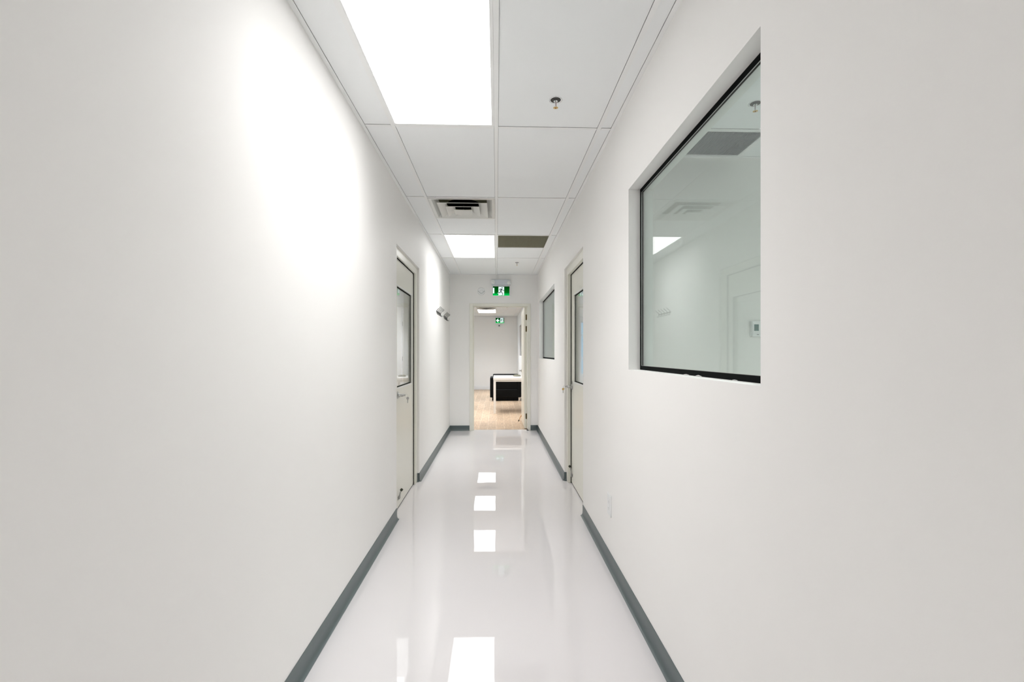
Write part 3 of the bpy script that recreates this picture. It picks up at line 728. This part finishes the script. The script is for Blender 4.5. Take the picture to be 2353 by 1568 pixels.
# coat hook rails on the left wall
def hook_rail(y0, label):
    r = empty('coat_hook_rail', (XL, y0+0.215, 1.83), label, 'coat hooks', 'coat hook rails on the wall')
    MB().box(XL, XL+0.004, y0-0.010, y0+0.430, 1.846, 1.862).build('rail', 'darksteel', r, bevel=0.001)
    for k in range(5):
        y = y0+0.105*k; X = XL+0.006; z = 1.856
        m = MB()
        up = [(0, -0.016), (0.001, 0.004), (0.004, 0.016), (0.013, 0.027), (0.026, 0.036), (0.037, 0.043), (0.043, 0.051), (0.045, 0.063)]
        m.tube([(X+a, y, z+b) for a, b in up], 0.0032, 8)
        lo = [(0, -0.010), (0.001, -0.024), (0.006, -0.036), (0.014, -0.041), (0.021, -0.036), (0.025, -0.026)]
        m.tube([(X+a, y, z+b) for a, b in lo], 0.0030, 8)
        m.box(XL+0.0041, XL+0.0075, y-0.008, y+0.008, z-0.016, z+0.014)
        m.build('hook', 'darksteel', r, True)
hook_rail(5.975, 'metal coat hook rail nearer the glazed door, five hooks')
hook_rail(6.790, 'metal coat hook rail nearer the corridor corner, five hooks')

# ------------------------------------------------------------------ furniture in the office
t = empty('office_table', (0.30, 10.37, 0), 'white rectangular table standing on the wood floor before the black armchair', 'table')
MB().box(-0.070, 0.665, 9.80, 10.935, 0.728, 0.775).build('tabletop', 'desk', t, bevel=0.002)
ap = MB().box(-0.055, 0.650, 9.815, 9.833, 0.690, 0.722); ap.box(-0.055, 0.650, 10.902, 10.920, 0.690, 0.722)
ap.box(-0.055, -0.037, 9.833, 10.902, 0.690, 0.722); ap.box(0.632, 0.650, 9.833, 10.902, 0.690, 0.722)
ap.build('apron', 'desk', t)
MB().box(-0.035, 0.630, 9.835, 10.90, 0.7225, 0.7278).build('underside', 'board', t)
for x in (-0.066, 0.610):
    for y in (9.806, 10.88): MB().box(x, x+0.05, y, y+0.05, 0.0, 0.7275).build('leg', 'desk', t, bevel=0.002)
ch = empty('armchair', (0.25, 12.8, 0), 'black leather armchair with short chrome legs behind the white table', 'armchair')
MB().box(-0.100, 0.600, 12.42, 12.60, 0.30, 0.737).build('backrest', 'leather', ch, bevel=0.035, seg=4)
MB().box(-0.100, 0.600, 12.40, 13.18, 0.095, 0.32).build('seat_base', 'leather', ch, bevel=0.02, seg=3)
MB().box(-0.060, 0.560, 12.60, 13.19, 0.32, 0.43).build('seat_cushion', 'leather', ch, bevel=0.03, seg=4)
for a, b in ((-0.178, -0.062), (0.562, 0.678)): MB().box(a, b, 12.40, 13.2, 0.095, 0.640).build('armrest', 'leather', ch, bevel=0.025, seg=4)
MB().box(-0.13, 0.63, 12.46, 13.12, 0.012, 0.094).build('under_seat_box', 'leather', ch)  # recessed black box filling the space below the seat
for x in (-0.165, 0.600):
    for y in (12.412, 13.13): MB().box(x, x+0.045, y, y+0.045, 0, 0.096).build('leg', 'chrome', ch)
cu = MB(); cu.lathe([(0.080, 0.0), (0.092, 0.008), (0.088, 0.020), (0.065, 0.034), (0.030, 0.041), (0.001, 0.042)], (0.47, 10.45, 0.7755), 'z', 32)
tag(cu.build('fabric_cap', 'cushion', smooth=True), 'small rounded olive grey cap lying on the white table', 'cap')

# ------------------------------------------------------------------ world, camera, render look
w = bpy.data.worlds.new('sky'); S.world = w; w.use_nodes = True
nt = w.node_tree; bg = nt.nodes['Background']
tc = nt.nodes.new('ShaderNodeTexCoord'); sx = nt.nodes.new('ShaderNodeSeparateXYZ'); rp = nt.nodes.new('ShaderNodeValToRGB')
rp.color_ramp.elements[0].position = 0.48; rp.color_ramp.elements[0].color = (0.55, 0.82, 0.97, 1)
rp.color_ramp.elements[1].position = 0.75; rp.color_ramp.elements[1].color = (0.32, 0.62, 0.95, 1)
ma = nt.nodes.new('ShaderNodeMath'); ma.operation = 'MULTIPLY_ADD'; ma.inputs[1].default_value = 0.5; ma.inputs[2].default_value = 0.5
nt.links.new(tc.outputs['Generated'], sx.inputs[0]); nt.links.new(sx.outputs['Z'], ma.inputs[0]); nt.links.new(ma.outputs[0], rp.inputs['Fac'])
nt.links.new(rp.outputs['Color'], bg.inputs['Color']); bg.inputs['Strength'].default_value = 1.9

F = 1044.0
cam = bpy.data.cameras.new('camera'); co = bpy.data.objects.new('camera', cam); C.objects.link(co)
cam.sensor_fit = 'HORIZONTAL'; cam.sensor_width = 36.0; cam.lens = F/2353*36.0
cam.shift_x = 0; cam.shift_y = (812-784)/2353
cam.clip_start = 0.02
co.location = (0, 0, 1.307); co.rotation_euler = (PI/2, 0, -math.atan(35.5/F))
S.camera = co

S.view_settings.view_transform = 'Standard'; S.view_settings.look = 'None'
S.view_settings.gamma = 1.0; S.view_settings.use_curve_mapping = False
S.view_settings.exposure = 0.21
cy = S.cycles
cy.max_bounces = 8; cy.diffuse_bounces = 6; cy.glossy_bounces = 4; cy.transparent_max_bounces = 16; cy.transmission_bounces = 4
cy.sample_clamp_indirect = 6; cy.caustics_reflective = False; cy.caustics_refractive = False
cy.use_adaptive_sampling = True; cy.adaptive_threshold = 0.05
